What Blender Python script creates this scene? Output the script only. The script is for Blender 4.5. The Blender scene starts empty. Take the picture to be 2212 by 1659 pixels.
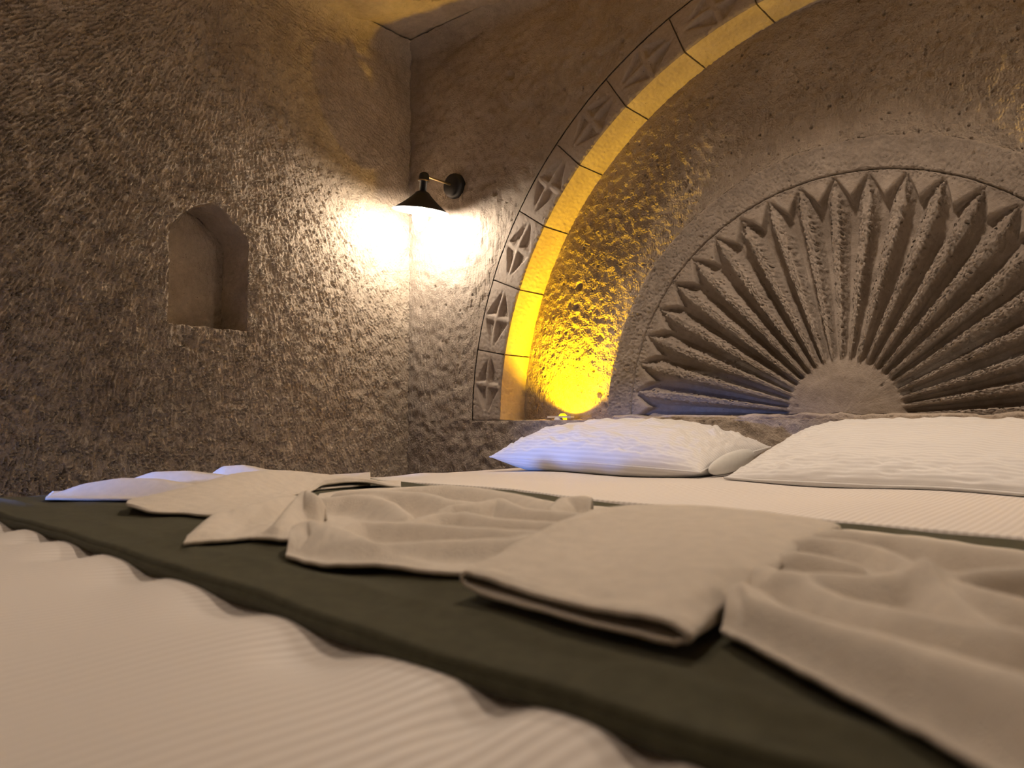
import bpy, bmesh, math, random
import numpy as np
from math import sin, cos, pi, radians, sqrt

# ------------------------------------------------------------------ camera, world, exposure
scene = bpy.context.scene
COL = scene.collection
HC = 0.685                       # camera height above the floor
CAM = (2.2228, -2.0, HC)
YAW, PITCH = 0.7038, 0.0529
cam_data = bpy.data.cameras.new('camera')
cam = bpy.data.objects.new('camera', cam_data)
COL.objects.link(cam)
cam.location = CAM
cam.rotation_euler = (pi/2 + PITCH, 0, YAW)
cam_data.sensor_width = 36.0
cam_data.lens = 36.0*1658.5/2212.0
cam_data.clip_start = 0.02
cam_data.dof.use_dof = True
cam_data.dof.focus_distance = 2.3
cam_data.dof.aperture_fstop = 6.5
scene.camera = cam

world = bpy.data.worlds.new('dusk')
scene.world = world
world.use_nodes = True
world.node_tree.nodes['Background'].inputs[0].default_value = (0.10, 0.16, 0.42, 1)
world.node_tree.nodes['Background'].inputs[1].default_value = 0.01

def area_light(name, loc, target, sx, sy, power, col):
    l = bpy.data.lights.new(name, 'AREA')
    l.shape = 'RECTANGLE'; l.size = sx; l.size_y = sy
    l.energy = power; l.color = col
    o = bpy.data.objects.new(name, l)
    COL.objects.link(o)
    o.location = loc
    d = np.array(target) - np.array(loc)
    o.rotation_euler = (math.atan2(sqrt(d[0]**2+d[1]**2), -d[2]), 0, math.atan2(d[1], d[0]) - pi/2)
    return o

# unseen blue light from an invented passage window (added_slit_window_1), aimed through the added hatch
UNSEEN_BLUE = area_light('unseen_blue_light', (0.22, -3.37, 0.622), (0.22, -2.0, 0.622), 0.17, 0.10, 115.0, (0.18, 0.34, 1.0))
SCONCE_POWER = 225.0      # emission strength of the bulbs
LED_POWER = 40.0
DOWNLIGHT_POWER = 58.0

vs = scene.view_settings
vs.view_transform = 'Standard'
vs.look = 'None'
vs.gamma = 1.0
vs.use_curve_mapping = False
vs.exposure = 0.14
scene.cycles.max_bounces = 5
scene.cycles.diffuse_bounces = 2
scene.cycles.use_light_tree = False
scene.cycles.caustics_reflective = False
scene.cycles.caustics_refractive = False
scene.cycles.glossy_bounces = 2

rng = np.random.default_rng(7)
random.seed(5)

# ------------------------------------------------------------------ helpers
def tag(o, label=None, cat=None, group=None, kind=None):
    if label: o['label'] = label
    if cat: o['category'] = cat
    if group: o['group'] = group
    if kind: o['kind'] = kind
    return o

def empty(name, loc=(0, 0, 0)):
    o = bpy.data.objects.new(name, None)
    o.empty_display_size = 0.05
    COL.objects.link(o)
    o.location = loc
    return o

def new_obj(name, me, mat=None, parent=None):
    o = bpy.data.objects.new(name, me)
    COL.objects.link(o)
    if mat is not None and len(me.materials) == 0:
        me.materials.append(mat)
    if parent is not None:
        o.parent = parent
        o.matrix_parent_inverse = parent_inv(parent)
    return o

def parent_inv(p):
    # meshes are written in world coordinates; keep them there under a moved parent
    from mathutils import Matrix
    return Matrix.Translation(-p.location) if p.location.length > 0 else Matrix.Identity(4)

def mesh_np(name, V, F, smooth=True):
    """V (n,3) array, F (m,4) or (m,3) int array"""
    V = np.ascontiguousarray(V, dtype=np.float32)
    F = np.ascontiguousarray(F, dtype=np.int32)
    me = bpy.data.meshes.new(name)
    k = F.shape[1]
    me.vertices.add(len(V)); me.vertices.foreach_set('co', V.ravel())
    me.loops.add(F.size); me.loops.foreach_set('vertex_index', F.ravel())
    me.polygons.add(len(F))
    me.polygons.foreach_set('loop_start', np.arange(0, F.size, k, dtype=np.int32))
    me.polygons.foreach_set('loop_total', np.full(len(F), k, dtype=np.int32))
    me.polygons.foreach_set('use_smooth', np.full(len(F), smooth, dtype=bool))
    me.update(calc_edges=True)
    me.validate()
    return me

def grid_faces(nu, nv, off=0, flip=False, closed_u=False, closed_v=False):
    iu = np.arange(nu if closed_u else nu-1); iv = np.arange(nv if closed_v else nv-1)
    a, b = np.meshgrid(iu, iv, indexing='ij')
    a2 = (a+1) % nu; b2 = (b+1) % nv
    q = np.stack([a*nv+b, a2*nv+b, a2*nv+b2, a*nv+b2], -1).reshape(-1, 4) + off
    return q[:, ::-1] if flip else q

class Parts:
    """collects grids that belong to one mesh"""
    def __init__(s): s.V = []; s.F = []; s.n = 0
    def grid(s, P, flip=False, closed_u=False, closed_v=False, keep=None):
        nu, nv = P.shape[:2]
        f = grid_faces(nu, nv, s.n, flip, closed_u, closed_v)
        if keep is not None: f = f[keep.ravel()]
        s.V.append(P.reshape(-1, 3)); s.F.append(f); s.n += nu*nv
    def box(s, lo, hi):
        x0, y0, z0 = lo; x1, y1, z1 = hi
        v = np.array([(x0,y0,z0),(x1,y0,z0),(x1,y1,z0),(x0,y1,z0),(x0,y0,z1),(x1,y0,z1),(x1,y1,z1),(x0,y1,z1)], float)
        f = np.array([(0,3,2,1),(4,5,6,7),(0,1,5,4),(1,2,6,5),(2,3,7,6),(3,0,4,7)]) + s.n
        s.V.append(v); s.F.append(f); s.n += 8
    def build(s, name, mat, parent=None, smooth=True):
        return new_obj(name, mesh_np(name, np.concatenate(s.V), np.concatenate(s.F), smooth), mat, parent)

def lathe(prof, n=40, axis='z'):
    """prof [(r,z)] -> grid array (n, len, 3) closed in u"""
    a = np.linspace(0, 2*pi, n, endpoint=False)
    P = np.zeros((n, len(prof), 3))
    for j, (r, z) in enumerate(prof):
        P[:, j, 0] = r*np.cos(a); P[:, j, 1] = r*np.sin(a); P[:, j, 2] = z
    return P

def tube(path, rad, n=14):
    path = np.array(path, float)
    P = np.zeros((len(path), n, 3))
    up = np.array([0, 0, 1.0])
    for i in range(len(path)):
        d = path[min(i+1, len(path)-1)] - path[max(i-1, 0)]
        d /= np.linalg.norm(d)
        s = np.cross(d, up)
        if np.linalg.norm(s) < 1e-3: s = np.cross(d, [1.0, 0, 0])
        s /= np.linalg.norm(s); t = np.cross(s, d)
        r = rad[i] if hasattr(rad, '__len__') else rad
        for k in range(n):
            P[i, k] = path[i] + r*(cos(2*pi*k/n)*s + sin(2*pi*k/n)*t)
    return P

# ---- raster noise (numpy)
def fnoise(shape, lo, hi, seed):
    """band-passed noise, feature sizes lo..hi in cells, unit variance"""
    r = np.random.default_rng(seed).standard_normal(shape)
    f = np.fft.rfft2(r)
    ky = np.fft.fftfreq(shape[0])[:, None]; kx = np.fft.rfftfreq(shape[1])[None, :]
    k = np.hypot(kx, ky) + 1e-9
    w = np.exp(-(k*lo)**2) * (1-np.exp(-(k*hi)**2))
    o = np.fft.irfft2(f*w, s=shape)
    return o/o.std()

def bil(A, u, v):
    """wrapped bilinear lookup A[u,v]"""
    n, m = A.shape
    u0 = np.floor(u).astype(int); v0 = np.floor(v).astype(int)
    fu = u-u0; fv = v-v0
    u1 = (u0+1) % n; v1 = (v0+1) % m; u0 %= n; v0 %= m
    return A[u0, v0]*(1-fu)*(1-fv)+A[u1, v0]*fu*(1-fv)+A[u0, v1]*(1-fu)*fv+A[u1, v1]*fu*fv

def lic(A, du, dv, L):
    """smear noise A along the direction field (du,dv)"""
    n, m = A.shape
    U, V = np.meshgrid(np.arange(n, dtype=float), np.arange(m, dtype=float), indexing='ij')
    acc = A.copy()
    for s in (1, -1):
        u, v = U.copy(), V.copy()
        for k in range(L):
            a = bil(du, u, v); b = bil(dv, u, v)
            u = u+s*a; v = v+s*b
            acc += bil(A, u, v)
    acc -= acc.mean()
    return acc/acc.std()

def pits(Y, Z, n, yr, zr, rr, dr, seed):
    """depth of n random pores"""
    g = np.random.default_rng(seed); D = np.zeros_like(Y)
    y0, z0 = Y.min(), Z.min()
    for _ in range(n):
        y = g.uniform(*yr); z = g.uniform(*zr); r = g.uniform(*rr)*g.uniform(.6, 1); d = g.uniform(*dr)
        e = g.uniform(.6, 1.5)
        m = (np.abs(Y-y) < 2.2*r) & (np.abs(Z-z) < 3*r)
        q = ((Y[m]-y)/r)**2 + ((Z[m]-z)/(r*e))**2
        D[m] = np.maximum(D[m], d*np.exp(-q*q))
    return D

# ------------------------------------------------------------------ materials
def nodes(name):
    m = bpy.data.materials.new(name); m.use_nodes = True
    nt = m.node_tree
    b = nt.nodes['Principled BSDF']
    return m, nt, b

def N(nt, t, **kw):
    n = nt.nodes.new(t)
    for k, v in kw.items():
        if k in n.inputs.keys(): n.inputs[k].default_value = v
        else: setattr(n, k, v)
    return n

def stone(name, c1, c2, scale=1.0, bump=0.5, fine=170.0, pore=True):
    m, nt, b = nodes(name)
    L = nt.links.new
    tc = N(nt, 'ShaderNodeTexCoord')
    n1 = N(nt, 'ShaderNodeTexNoise', Scale=6.0*scale, Detail=3.0, Roughness=0.6)
    n2 = N(nt, 'ShaderNodeTexNoise', Scale=60.0*scale, Detail=2.0, Roughness=0.65)
    n3 = N(nt, 'ShaderNodeTexNoise', Scale=fine, Detail=2.5, Roughness=0.7)
    for x in (n1, n2, n3): L(tc.outputs['Object'], x.inputs['Vector'])
    mx = N(nt, 'ShaderNodeMix', data_type='RGBA'); mx.inputs[6].default_value = (*c1, 1); mx.inputs[7].default_value = (*c2, 1)
    cr = N(nt, 'ShaderNodeMapRange'); cr.inputs[1].default_value = .3; cr.inputs[2].default_value = .7
    ad = N(nt, 'ShaderNodeMath', operation='ADD'); ad.use_clamp = True
    sb = N(nt, 'ShaderNodeMath', operation='MULTIPLY_ADD'); sb.inputs[1].default_value = 1.3; sb.inputs[2].default_value = -.65
    L(n1.outputs['Fac'], cr.inputs[0]); L(n2.outputs['Fac'], sb.inputs[0])
    L(cr.outputs[0], ad.inputs[0]); L(sb.outputs[0], ad.inputs[1]); L(ad.outputs[0], mx.inputs[0])
    # mineral specks
    sp = N(nt, 'ShaderNodeMath', operation='LESS_THAN'); sp.inputs[1].default_value = .085 if pore else .03
    v2 = N(nt, 'ShaderNodeTexVoronoi', Scale=70.0, Randomness=1.0); L(tc.outputs['Object'], v2.inputs['Vector'])
    gt = N(nt, 'ShaderNodeMath', operation='GREATER_THAN'); gt.inputs[1].default_value = .72
    ml = N(nt, 'ShaderNodeMath', operation='MULTIPLY')
    L(v2.outputs['Distance'], sp.inputs[0])
    sx = N(nt, 'ShaderNodeSeparateColor'); L(v2.outputs['Color'], sx.inputs[0]); L(sx.outputs[0], gt.inputs[0])
    L(sp.outputs[0], ml.inputs[0]); L(gt.outputs[0], ml.inputs[1])
    mx2 = N(nt, 'ShaderNodeMix', data_type='RGBA'); mx2.inputs[7].default_value = (c2[0]*.45, c2[1]*.40, c2[2]*.40, 1)
    L(mx.outputs[2], mx2.inputs[6]); L(ml.outputs[0], mx2.inputs[0]); L(mx2.outputs[2], b.inputs['Base Color'])
    b.inputs['Roughness'].default_value = .95
    b.inputs['Specular IOR Level'].default_value = .15
    bp = N(nt, 'ShaderNodeBump', Strength=bump, Distance=.004)
    L(n3.outputs['Fac'], bp.inputs['Height']); L(bp.outputs[0], b.inputs['Normal'])
    return m

TUFF_A = (.70, .575, .45); TUFF_B = (.50, .40, .305)
M_LEFT = stone('chiselled_tuff', TUFF_A, TUFF_B, 1.0, .95, 170)
M_BACK = stone('tuff_back', (.56, .47, .385), (.41, .335, .27), 1.0, .9, 190)
M_SMOOTH = stone('smooth_tuff', (.55, .46, .38), (.44, .36, .30), 1.2, .3, 260)
M_CEIL = stone('ceiling_tuff', TUFF_A, TUFF_B, .8, .5, 120)
M_SUN = stone('carved_tuff', (.42, .35, .29), (.30, .245, .20), 1.1, .5, 230)
M_FLOOR = stone('floor_stone', (.30, .26, .22), (.2, .17, .15), .6, .15, 60, False)

def plain(name, col, rough=.5, metal=0.0, spec=.5, sheen=0.0):
    m, nt, b = nodes(name)
    tc = N(nt, 'ShaderNodeTexCoord'); n = N(nt, 'ShaderNodeTexNoise', Scale=90.0, Detail=3.0)
    nt.links.new(tc.outputs['Object'], n.inputs['Vector'])
    mx = N(nt, 'ShaderNodeMix', data_type='RGBA')
    mx.inputs[6].default_value = (*[c*.92 for c in col], 1); mx.inputs[7].default_value = (*[min(1, c*1.06) for c in col], 1)
    nt.links.new(n.outputs['Fac'], mx.inputs[0]); nt.links.new(mx.outputs[2], b.inputs['Base Color'])
    b.inputs['Roughness'].default_value = rough; b.inputs['Metallic'].default_value = metal
    b.inputs['Specular IOR Level'].default_value = spec
    if sheen: b.inputs['Sheen Weight'].default_value = sheen
    return m

def emit(name, col, strength):
    m, nt, b = nodes(name)
    b.inputs['Base Color'].default_value = (*col, 1)
    b.inputs['Emission Color'].default_value = (*col, 1)
    b.inputs['Emission Strength'].default_value = strength
    return m

def cloth_mat(name, c, fine=900.0, bump=.25, sheen=.3, var=.1, weave=None):
    m, nt, b = nodes(name); L = nt.links.new
    tc = N(nt, 'ShaderNodeTexCoord')
    n1 = N(nt, 'ShaderNodeTexNoise', Scale=fine, Detail=3.0, Roughness=.7)
    n2 = N(nt, 'ShaderNodeTexNoise', Scale=fine*.12, Detail=4.0)
    for n in (n1, n2): L(tc.outputs['Object'], n.inputs['Vector'])
    mx = N(nt, 'ShaderNodeMix', data_type='RGBA')
    mx.inputs[6].default_value = (*[x*(1-var) for x in c], 1); mx.inputs[7].default_value = (*[min(1, x*(1+var)) for x in c], 1)
    L(n2.outputs['Fac'], mx.inputs[0]); L(mx.outputs[2], b.inputs['Base Color'])
    b.inputs['Roughness'].default_value = .95; b.inputs['Specular IOR Level'].default_value = .1
    b.inputs['Sheen Weight'].default_value = sheen; b.inputs['Sheen Roughness'].default_value = .4
    bp = N(nt, 'ShaderNodeBump', Strength=bump, Distance=.002)
    L(n1.outputs['Fac'], bp.inputs['Height']); L(bp.outputs[0], b.inputs['Normal'])
    return m

def stripe_mat(name, axis, pitch, c_hi, c_lo):
    """white bed linen with a woven satin stripe; axis 0 = stripes counted along x, 1 = along y, 2 = uv.x"""
    m, nt, b = nodes(name); L = nt.links.new
    tc = N(nt, 'ShaderNodeTexCoord')
    sp = N(nt, 'ShaderNodeSeparateXYZ')
    L(tc.outputs['UV'], sp.inputs[0])
    mu = N(nt, 'ShaderNodeMath', operation='MULTIPLY'); mu.inputs[1].default_value = 2*pi/pitch
    L(sp.outputs[axis], mu.inputs[0])
    sn = N(nt, 'ShaderNodeMath', operation='SINE'); L(mu.outputs[0], sn.inputs[0])
    mr = N(nt, 'ShaderNodeMapRange'); mr.inputs[1].default_value = -.35; mr.inputs[2].default_value = .35; mr.interpolation_type = 'SMOOTHSTEP'
    L(sn.outputs[0], mr.inputs[0])
    mx = N(nt, 'ShaderNodeMix', data_type='RGBA'); mx.inputs[6].default_value = (*c_lo, 1); mx.inputs[7].default_value = (*c_hi, 1)
    L(mr.outputs[0], mx.inputs[0]); L(mx.outputs[2], b.inputs['Base Color'])
    rr = N(nt, 'ShaderNodeMapRange'); rr.inputs[3].default_value = .85; rr.inputs[4].default_value = .5; L(mr.outputs[0], rr.inputs[0]); L(rr.outputs[0], b.inputs['Roughness'])
    b.inputs['Specular IOR Level'].default_value = .25
    b.inputs['Sheen Weight'].default_value = .15
    n1 = N(nt, 'ShaderNodeTexNoise', Scale=700.0, Detail=2.0); L(tc.outputs['Object'], n1.inputs['Vector'])
    bp = N(nt, 'ShaderNodeBump', Strength=.12, Distance=.001); L(n1.outputs['Fac'], bp.inputs['Height']); L(bp.outputs[0], b.inputs['Normal'])
    return m

M_SHEET = stripe_mat('striped_sheet', 0, .0105, (.82, .755, .70), (.71, .645, .59))
M_CASE = stripe_mat('striped_pillowcase', 1, .0115, (.82, .79, .77), (.74, .71, .69))
M_TOWEL = cloth_mat('cream_towel', (.82, .73, .625), 600, .8, .25, .12)
M_RUNNER = cloth_mat('olive_runner', (.086, .081, .049), 700, .8, .15, .35)
M_BLACK = plain('black_lamp_enamel', (.018, .019, .022), .42)
M_SHADE_IN = plain('white_shade_lining', (.75, .75, .74), .5)
M_BRASS = plain('brass_rod', (.62, .46, .24), .3, 1.0)
M_BULB = emit('glowing_bulb', (1.0, .88, .73), SCONCE_POWER)
M_LED = emit('yellow_led', (1.0, .60, .0), 5.0)
for _m in (M_LED,): _m.cycles.emission_sampling = 'NONE'
M_LEDBAR = plain('led_bar_plastic', (.82, .74, .58), .45)
M_WOOD = plain('dark_bed_wood', (.10, .06, .035), .5)
M_MATTRESS = plain('mattress_ticking', (.7, .68, .64), .9)
M_DOWN = emit('downlight_lens', (1.0, .80, .58), 12.0)
M_DOWN.cycles.emission_sampling = 'NONE'
M_FRAME = plain('added_frame_wood', (.14, .09, .055), .5)
mg, ntg, bg = nodes('added_window_glass')
bg.inputs['Base Color'].default_value = (.9, .95, 1, 1); bg.inputs['Roughness'].default_value = .02
bg.inputs['Transmission Weight'].default_value = 1.0; bg.inputs['IOR'].default_value = 1.1
M_GLASS = mg

# ------------------------------------------------------------------ room dimensions (metres)
XR = 3.266; YF = -3.4; YD = -2.5; ZC = HC + 1.48          # right wall, front wall, ceiling
XA, RA, RO = 1.633, 1.164, 1.290               # arch centre, opening radius, outer radius of the voussoirs
ZL = HC + .0146                                # niche ledge
DN = .135                                      # depth of the niche behind the wall face
XS, RS, YS, ZS = 1.590, .635, .066, HC + .027   # sunburst centre, circle radius, face depth, base
NOSE = .07                                     # fillet towards the ceiling

# ------------------------------------------------------------------ left wall with its small niche
def build_left_wall():
    P = Parts()
    c = .0030
    ny, nz = int(1.74/c), int((ZC-.25)/c)
    y = np.linspace(-1.72, .02, ny); z = np.linspace(.25, ZC, nz)
    Y, Z = np.meshgrid(y, z, indexing='ij')
    # chisel strokes fan out from a point above the niche
    fy, fz = -.80, HC + 1.42
    dy = Y-fy; dz = np.minimum(Z-fz, -.05)
    wob = fnoise(Y.shape, 30, 200, 3)*.09
    a = np.arctan2(dz, dy) + wob
    du, dv = np.cos(a), np.sin(a)
    n1 = lic(fnoise(Y.shape, 1.0, 5, 11), du, dv, 2)
    n2 = lic(fnoise(Y.shape, 1.6, 6, 12), du, dv, 7)
    n3 = fnoise(Y.shape, 1.1, 5, 13)
    n4 = fnoise(Y.shape, 14, 90, 14)
    mask = 1/(1+np.exp(-2.2*fnoise(Y.shape, 8, 60, 15)))
    # strokes are deep on the left, fine close to the corner and under the ceiling
    amp = np.interp(Y, [-1.7, -1.0, -.55, -.25, 0], [1.9, 1.75, 1.35, .95, .65])
    amp *= np.interp(Z-HC, [-.3, .2, .8, 1.1, 1.48], [.95, 1.0, 1.0, .65, .4])
    h = amp*(.0026*np.clip(n1, -1.8, 1.3)*(.4+.9*mask) + .0010*np.clip(n2, -2, 1.2)*(1.3-.6*mask) + .0015*n3*(.3+1.3*mask)) + .0016*n4
    big = np.zeros_like(Y)
    for (yy, zz, r, d) in [(-1.235, HC+.385, .017, .012), (-1.265, HC+.41, .010, .008), (-1.04, HC+.405, .010, .011),
                           (-.885, HC+.245, .013, .012), (-.865, HC+.235, .012, .008), (-1.17, HC+.80, .013, .012), (-1.28, HC+.90, .014, .01)]:
        q = ((Y-yy)/r)**2+((Z-zz)/(r*1.15))**2
        big = np.maximum(big, d*np.exp(-q*q*.6))
    h -= big
    h -= pits(Y, Z, 800, (-1.7, 0), (.3, ZC), (.002, .0055), (.003, .008), 21)
    # soft turn into the ceiling
    d = np.clip(Z-(ZC-NOSE), 0, NOSE*.97)
    X = h + NOSE - np.sqrt(NOSE**2-d**2)
    # niche outline
    yc, w0, zb, zs, zt = -.8165, .1285, HC+.297, HC+.585, HC+.690
    def hw(zz):
        t = np.clip((zz-zs)/(zt-zs), 0, 1)
        return w0*np.where(t > 0, np.maximum(1-t**1.25, 0)**.80, 1.0)
    zl = np.linspace(zb, zt, 90)
    edge = np.concatenate([np.stack([yc+hw(zl), zl], 1), np.stack([yc-hw(zl), zl], 1)[::-1],
                           np.stack([np.linspace(yc-w0, yc+w0, 60), np.full(60, zb)], 1)])
    g = np.random.default_rng(4)
    jit = np.convolve(g.standard_normal(len(edge)+8), np.ones(4)/4, 'same')[:len(edge)]*.0035
    cen = np.array([yc, HC+.48]); dirs = edge-cen; dirs /= np.linalg.norm(dirs, axis=1)[:, None]
    edge = edge + dirs*jit[:, None]
    inside = (np.abs(Y-yc) < hw(Z)) & (Z > zb) & (Z < zt)
    near = (np.abs(Y-yc) < w0+.02) & (Z > zb-.02) & (Z < zt+.02)
    idx = np.argwhere(near)
    pts = np.stack([Y[near], Z[near]], 1)
    snap = np.zeros(Y.shape, bool)
    for k0 in range(0, len(idx), 3000):
        pp = pts[k0:k0+3000]
        dd = np.hypot(pp[:, None, 0]-edge[None, :, 0], pp[:, None, 1]-edge[None, :, 1])
        j = dd.argmin(1); m = dd[np.arange(len(pp)), j] < c*1.05
        ii = idx[k0:k0+3000][m]
        Y[ii[:, 0], ii[:, 1]] = edge[j[m], 0]; Z[ii[:, 0], ii[:, 1]] = edge[j[m], 1]
        snap[ii[:, 0], ii[:, 1]] = True
    inn = inside & ~snap
    X[snap] = np.minimum(X[snap], .0)*.3
    anyin = inn[:-1, :-1] | inn[1:, :-1] | inn[:-1, 1:] | inn[1:, 1:]
    P.grid(np.stack([X, Y, Z], -1), keep=~anyin)
    # rest of the wall beyond the frame
    def quad(y0, y1, z0, z1, n=40):
        yy, zz = np.meshgrid(np.linspace(y0, y1, n), np.linspace(z0, z1, n), indexing='ij')
        P.grid(np.stack([.002*np.sin(yy*31)*np.cos(zz*27), yy, zz], -1))
    yy, zz = np.meshgrid(np.linspace(YF, -1.715, 330), np.linspace(0, ZC, 420), indexing='ij')
    k1 = lic(fnoise(yy.shape, 1.0, 5, 17), np.zeros(yy.shape), np.ones(yy.shape), 2)
    P.grid(np.stack([.0042*np.clip(k1, -1.8, 1.3)*np.clip((-1.715-yy)/.01, 0, 1)*np.clip((ZC-zz)/.05, 0, 1)+.002*fnoise(yy.shape, 8, 60, 18), yy, zz], -1))
    quad(-1.72, 0, 0, .25)
    w = P.build('wall_left', M_LEFT); tag(w, kind='structure')
    # niche interior
    Q = Parts(); dep = .162
    loop = edge
    v = np.linspace(0, 1, 26)
    G = np.zeros((len(loop), len(v), 3))
    nn = fnoise((len(loop), len(v)), 2, 10, 31)*.0022
    G[:, :, 0] = .001 - v[None]*dep
    sh = (nn*np.clip(v*4, 0, 1)*np.clip((1-v)*4, 0, 1))[:, :, None]
    G[:, :, 1:] = loop[:, None, :] + dirs[:, None, :]*sh
    G[:, 0, 0] = -.003; G[:, 0, 1:] = loop+dirs*.010
    G[:, 1, 0] = -.003
    Q.grid(G, flip=True, closed_u=True)
    zr = np.linspace(zb, zt, 70); s = np.linspace(-1, 1, 60)
    S, ZZ = np.meshgrid(s, zr, indexing='ij')
    bk = fnoise(S.shape, 2, 9, 33)*.0018
    Q.grid(np.stack([-dep*.985+bk, yc+S*hw(ZZ)*1.01, ZZ], -1))
    Q.build('niche_recess', M_LEFT, w)
    return w

wall_left = build_left_wall()

def build_light_passage():
    # invented wall, low hatch and passage, shaped to aim the blue light
    dx0, dx1, dh, t = .35, .58, .690, .10
    P = Parts()
    P.box((dx1, YD-t, 0), (XR, YD, ZC)); P.box((0, YD-t, dh), (dx1, YD, ZC)); P.box((0, YD-t, 0), (dx0, YD, dh))
    w = P.build('added_wall_front', M_BACK, smooth=False); tag(w, kind='structure')
    F = Parts(); f = .05
    F.box((dx1-f, YD-t-.01, 0), (dx1, YD+.015, dh)); F.box((dx0, YD-t-.01, dh-f), (dx1, YD+.015, dh))
    d = F.build('added_hatch_1', M_FRAME, smooth=False); tag(d, kind='structure')  # added hatch frame, its jambs limit the blue beam
    # end wall of the invented passage with its added slit window
    y0, x0, x1, z0, z1 = YF, .10, .34, .50, .70
    Q = Parts()
    Q.box((0, y0-.25, 0), (XR, y0, z0)); Q.box((0, y0-.25, z1), (XR, y0, ZC)); Q.box((0, y0-.25, z0), (x0, y0, z1)); Q.box((x1, y0-.25, z0), (XR, y0, z1))
    q = Q.build('added_wall_passage', M_BACK, smooth=False); tag(q, kind='structure')
    W = Parts(); s = .03
    W.box((x0, y0-.06, z0), (x0+s, y0-.02, z1)); W.box((x1-s, y0-.06, z0), (x1, y0-.02, z1))
    W.box((x0, y0-.06, z0), (x1, y0-.02, z0+s)); W.box((x0, y0-.06, z1-s), (x1, y0-.02, z1))
    wi = W.build('added_slit_window_1', M_FRAME, smooth=False); tag(wi, kind='structure')
    G = Parts(); G.box((x0+s, y0-.043, z0+s), (x1-s, y0-.037, z1-s)); G.build('pane', M_GLASS, wi, smooth=False)
build_light_passage()

# ------------------------------------------------------------------ back wall, arch and niche
def raster(seed, L, lo, hi, ang_wob=.25, up=True):
    sh = (420, 420)
    wob = fnoise(sh, 25, 160, seed)*ang_wob
    a = (pi/2 if up else 0)+wob
    return lic(fnoise(sh, lo, hi, seed+1), np.cos(a)*np.ones(sh), np.sin(a)*np.ones(sh), L)
R_STROKE = raster(50, 4, 1.4, 6, .12)
R_CHIP = fnoise((420, 420), 1.4, 7, 60)
R_LOW = fnoise((420, 420), 14, 80, 61)
R_MASK = 1/(1+np.exp(-2.5*fnoise((420, 420), 9, 60, 62)))
def rough(A, B, cell=.004):
    u = A/cell; v = B/cell
    return bil(R_STROKE, u, v), bil(R_CHIP, u*1.07+13, v*1.07+5), bil(R_LOW, u, v), bil(R_MASK, u*.9, v*.9)

def build_back_wall():
    P = Parts()
    # wall face outside the voussoirs, in rays from the arch centre
    nt, nr = 760, 160
    th = np.concatenate([np.linspace(0, pi*.56, 800), np.linspace(pi*.56, pi, 121)[1:]])
    rmax = np.minimum(np.where(np.abs(np.cos(th)) > 1e-6, XA/np.maximum(np.abs(np.cos(th)), 1e-6), 99), (ZC-ZL)/np.maximum(np.sin(th), 1e-6))
    # keep the room corner exact: nudge the ray closest to it
    s = np.linspace(0, 1, nr)
    R = RO+.0050 + (rmax[:, None]-RO-.0050)*s[None]
    X = XA-R*np.cos(th)[:, None]; Z = ZL+R*np.sin(th)[:, None]
    X[:, -1] = np.where(X[:, -1] < .003, -.03, X[:, -1])
    st, ch, lo, mk = rough(X, Z, .0030)
    h = .0013*np.clip(st, -2, 1.2)*(.4+.8*mk)+.0004*ch+.0016*lo - pits(X, Z, 260, (0, 1.9), (ZL, ZC), (.002, .006), (.003, .009), 71)
    for (xx, zz, r, d) in [(.45, HC+.82, .012, .012), (.36, HC+1.12, .011, .008), (.52, HC+1.22, .014, .01), (.33, HC+.86, .008, .008)]:
        h -= d*np.exp(-(((X-xx)/r)**2+((Z-zz)/r)**2)**2)
    d = np.clip(Z-(ZC-NOSE), 0, NOSE*.97)
    h = h*np.clip((R-RO)/.02, .15, 1) + NOSE - np.sqrt(NOSE**2-d**2)
    P.grid(np.stack([X, -h, Z], -1), flip=True)
    # wall below the ledge
    x = np.linspace(-.02, 2.45, 700); z = np.linspace(.28, ZL, 130)
    Xb, Zb = np.meshgrid(x, z, indexing='ij')
    st, ch, lo, mk = rough(Xb, Zb+3.1, .0030)
    h = .0014*np.clip(st, -2, 1.2)*(.4+.8*mk)+.0006*ch+.0018*lo - pits(Xb, Zb, 60, (0, 2.4), (.5, ZL), (.002, .005), (.003, .007), 73)
    h *= np.clip((ZL-Zb)/.01, .1, 1)
    P.grid(np.stack([Xb, -h, Zb], -1))
    P.box((2.44, 0, .28), (XR, .02, ZL)); P.box((0, 0, 0), (XR, .02, .285))
    # ledge
    x = np.linspace(XA-RO, XA+RO, 260); yv = np.linspace(0, DN+.04, 24)
    Xl, Yl = np.meshgrid(x, yv, indexing='ij')
    st, ch, lo, mk = rough(Xl, Yl+1.3)
    P.grid(np.stack([Xl, Yl, ZL+.0012*ch-.002*np.exp(-Yl/.006)+.0006*lo], -1), flip=False)
    # rock behind the joints of the arch
    a = np.linspace(0, pi, 200); rr = np.array([RA+.012, RO+.06])
    A2, R2 = np.meshgrid(a, rr, indexing='ij')
    P.grid(np.stack([XA-R2*np.cos(A2), np.full_like(A2, .012), ZL+R2*np.sin(A2)], -1), flip=True)
    yy = np.array([.012, DN+.02]); A3, Y3 = np.meshgrid(a, yy, indexing='ij')
    P.grid(np.stack([XA-(RA+.012)*np.cos(A3), Y3, ZL+(RA+.012)*np.sin(A3)], -1), flip=False)
    w = P.build('wall_back', M_BACK); tag(w, kind='structure')
    return w

wall_back = build_back_wall()

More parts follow.
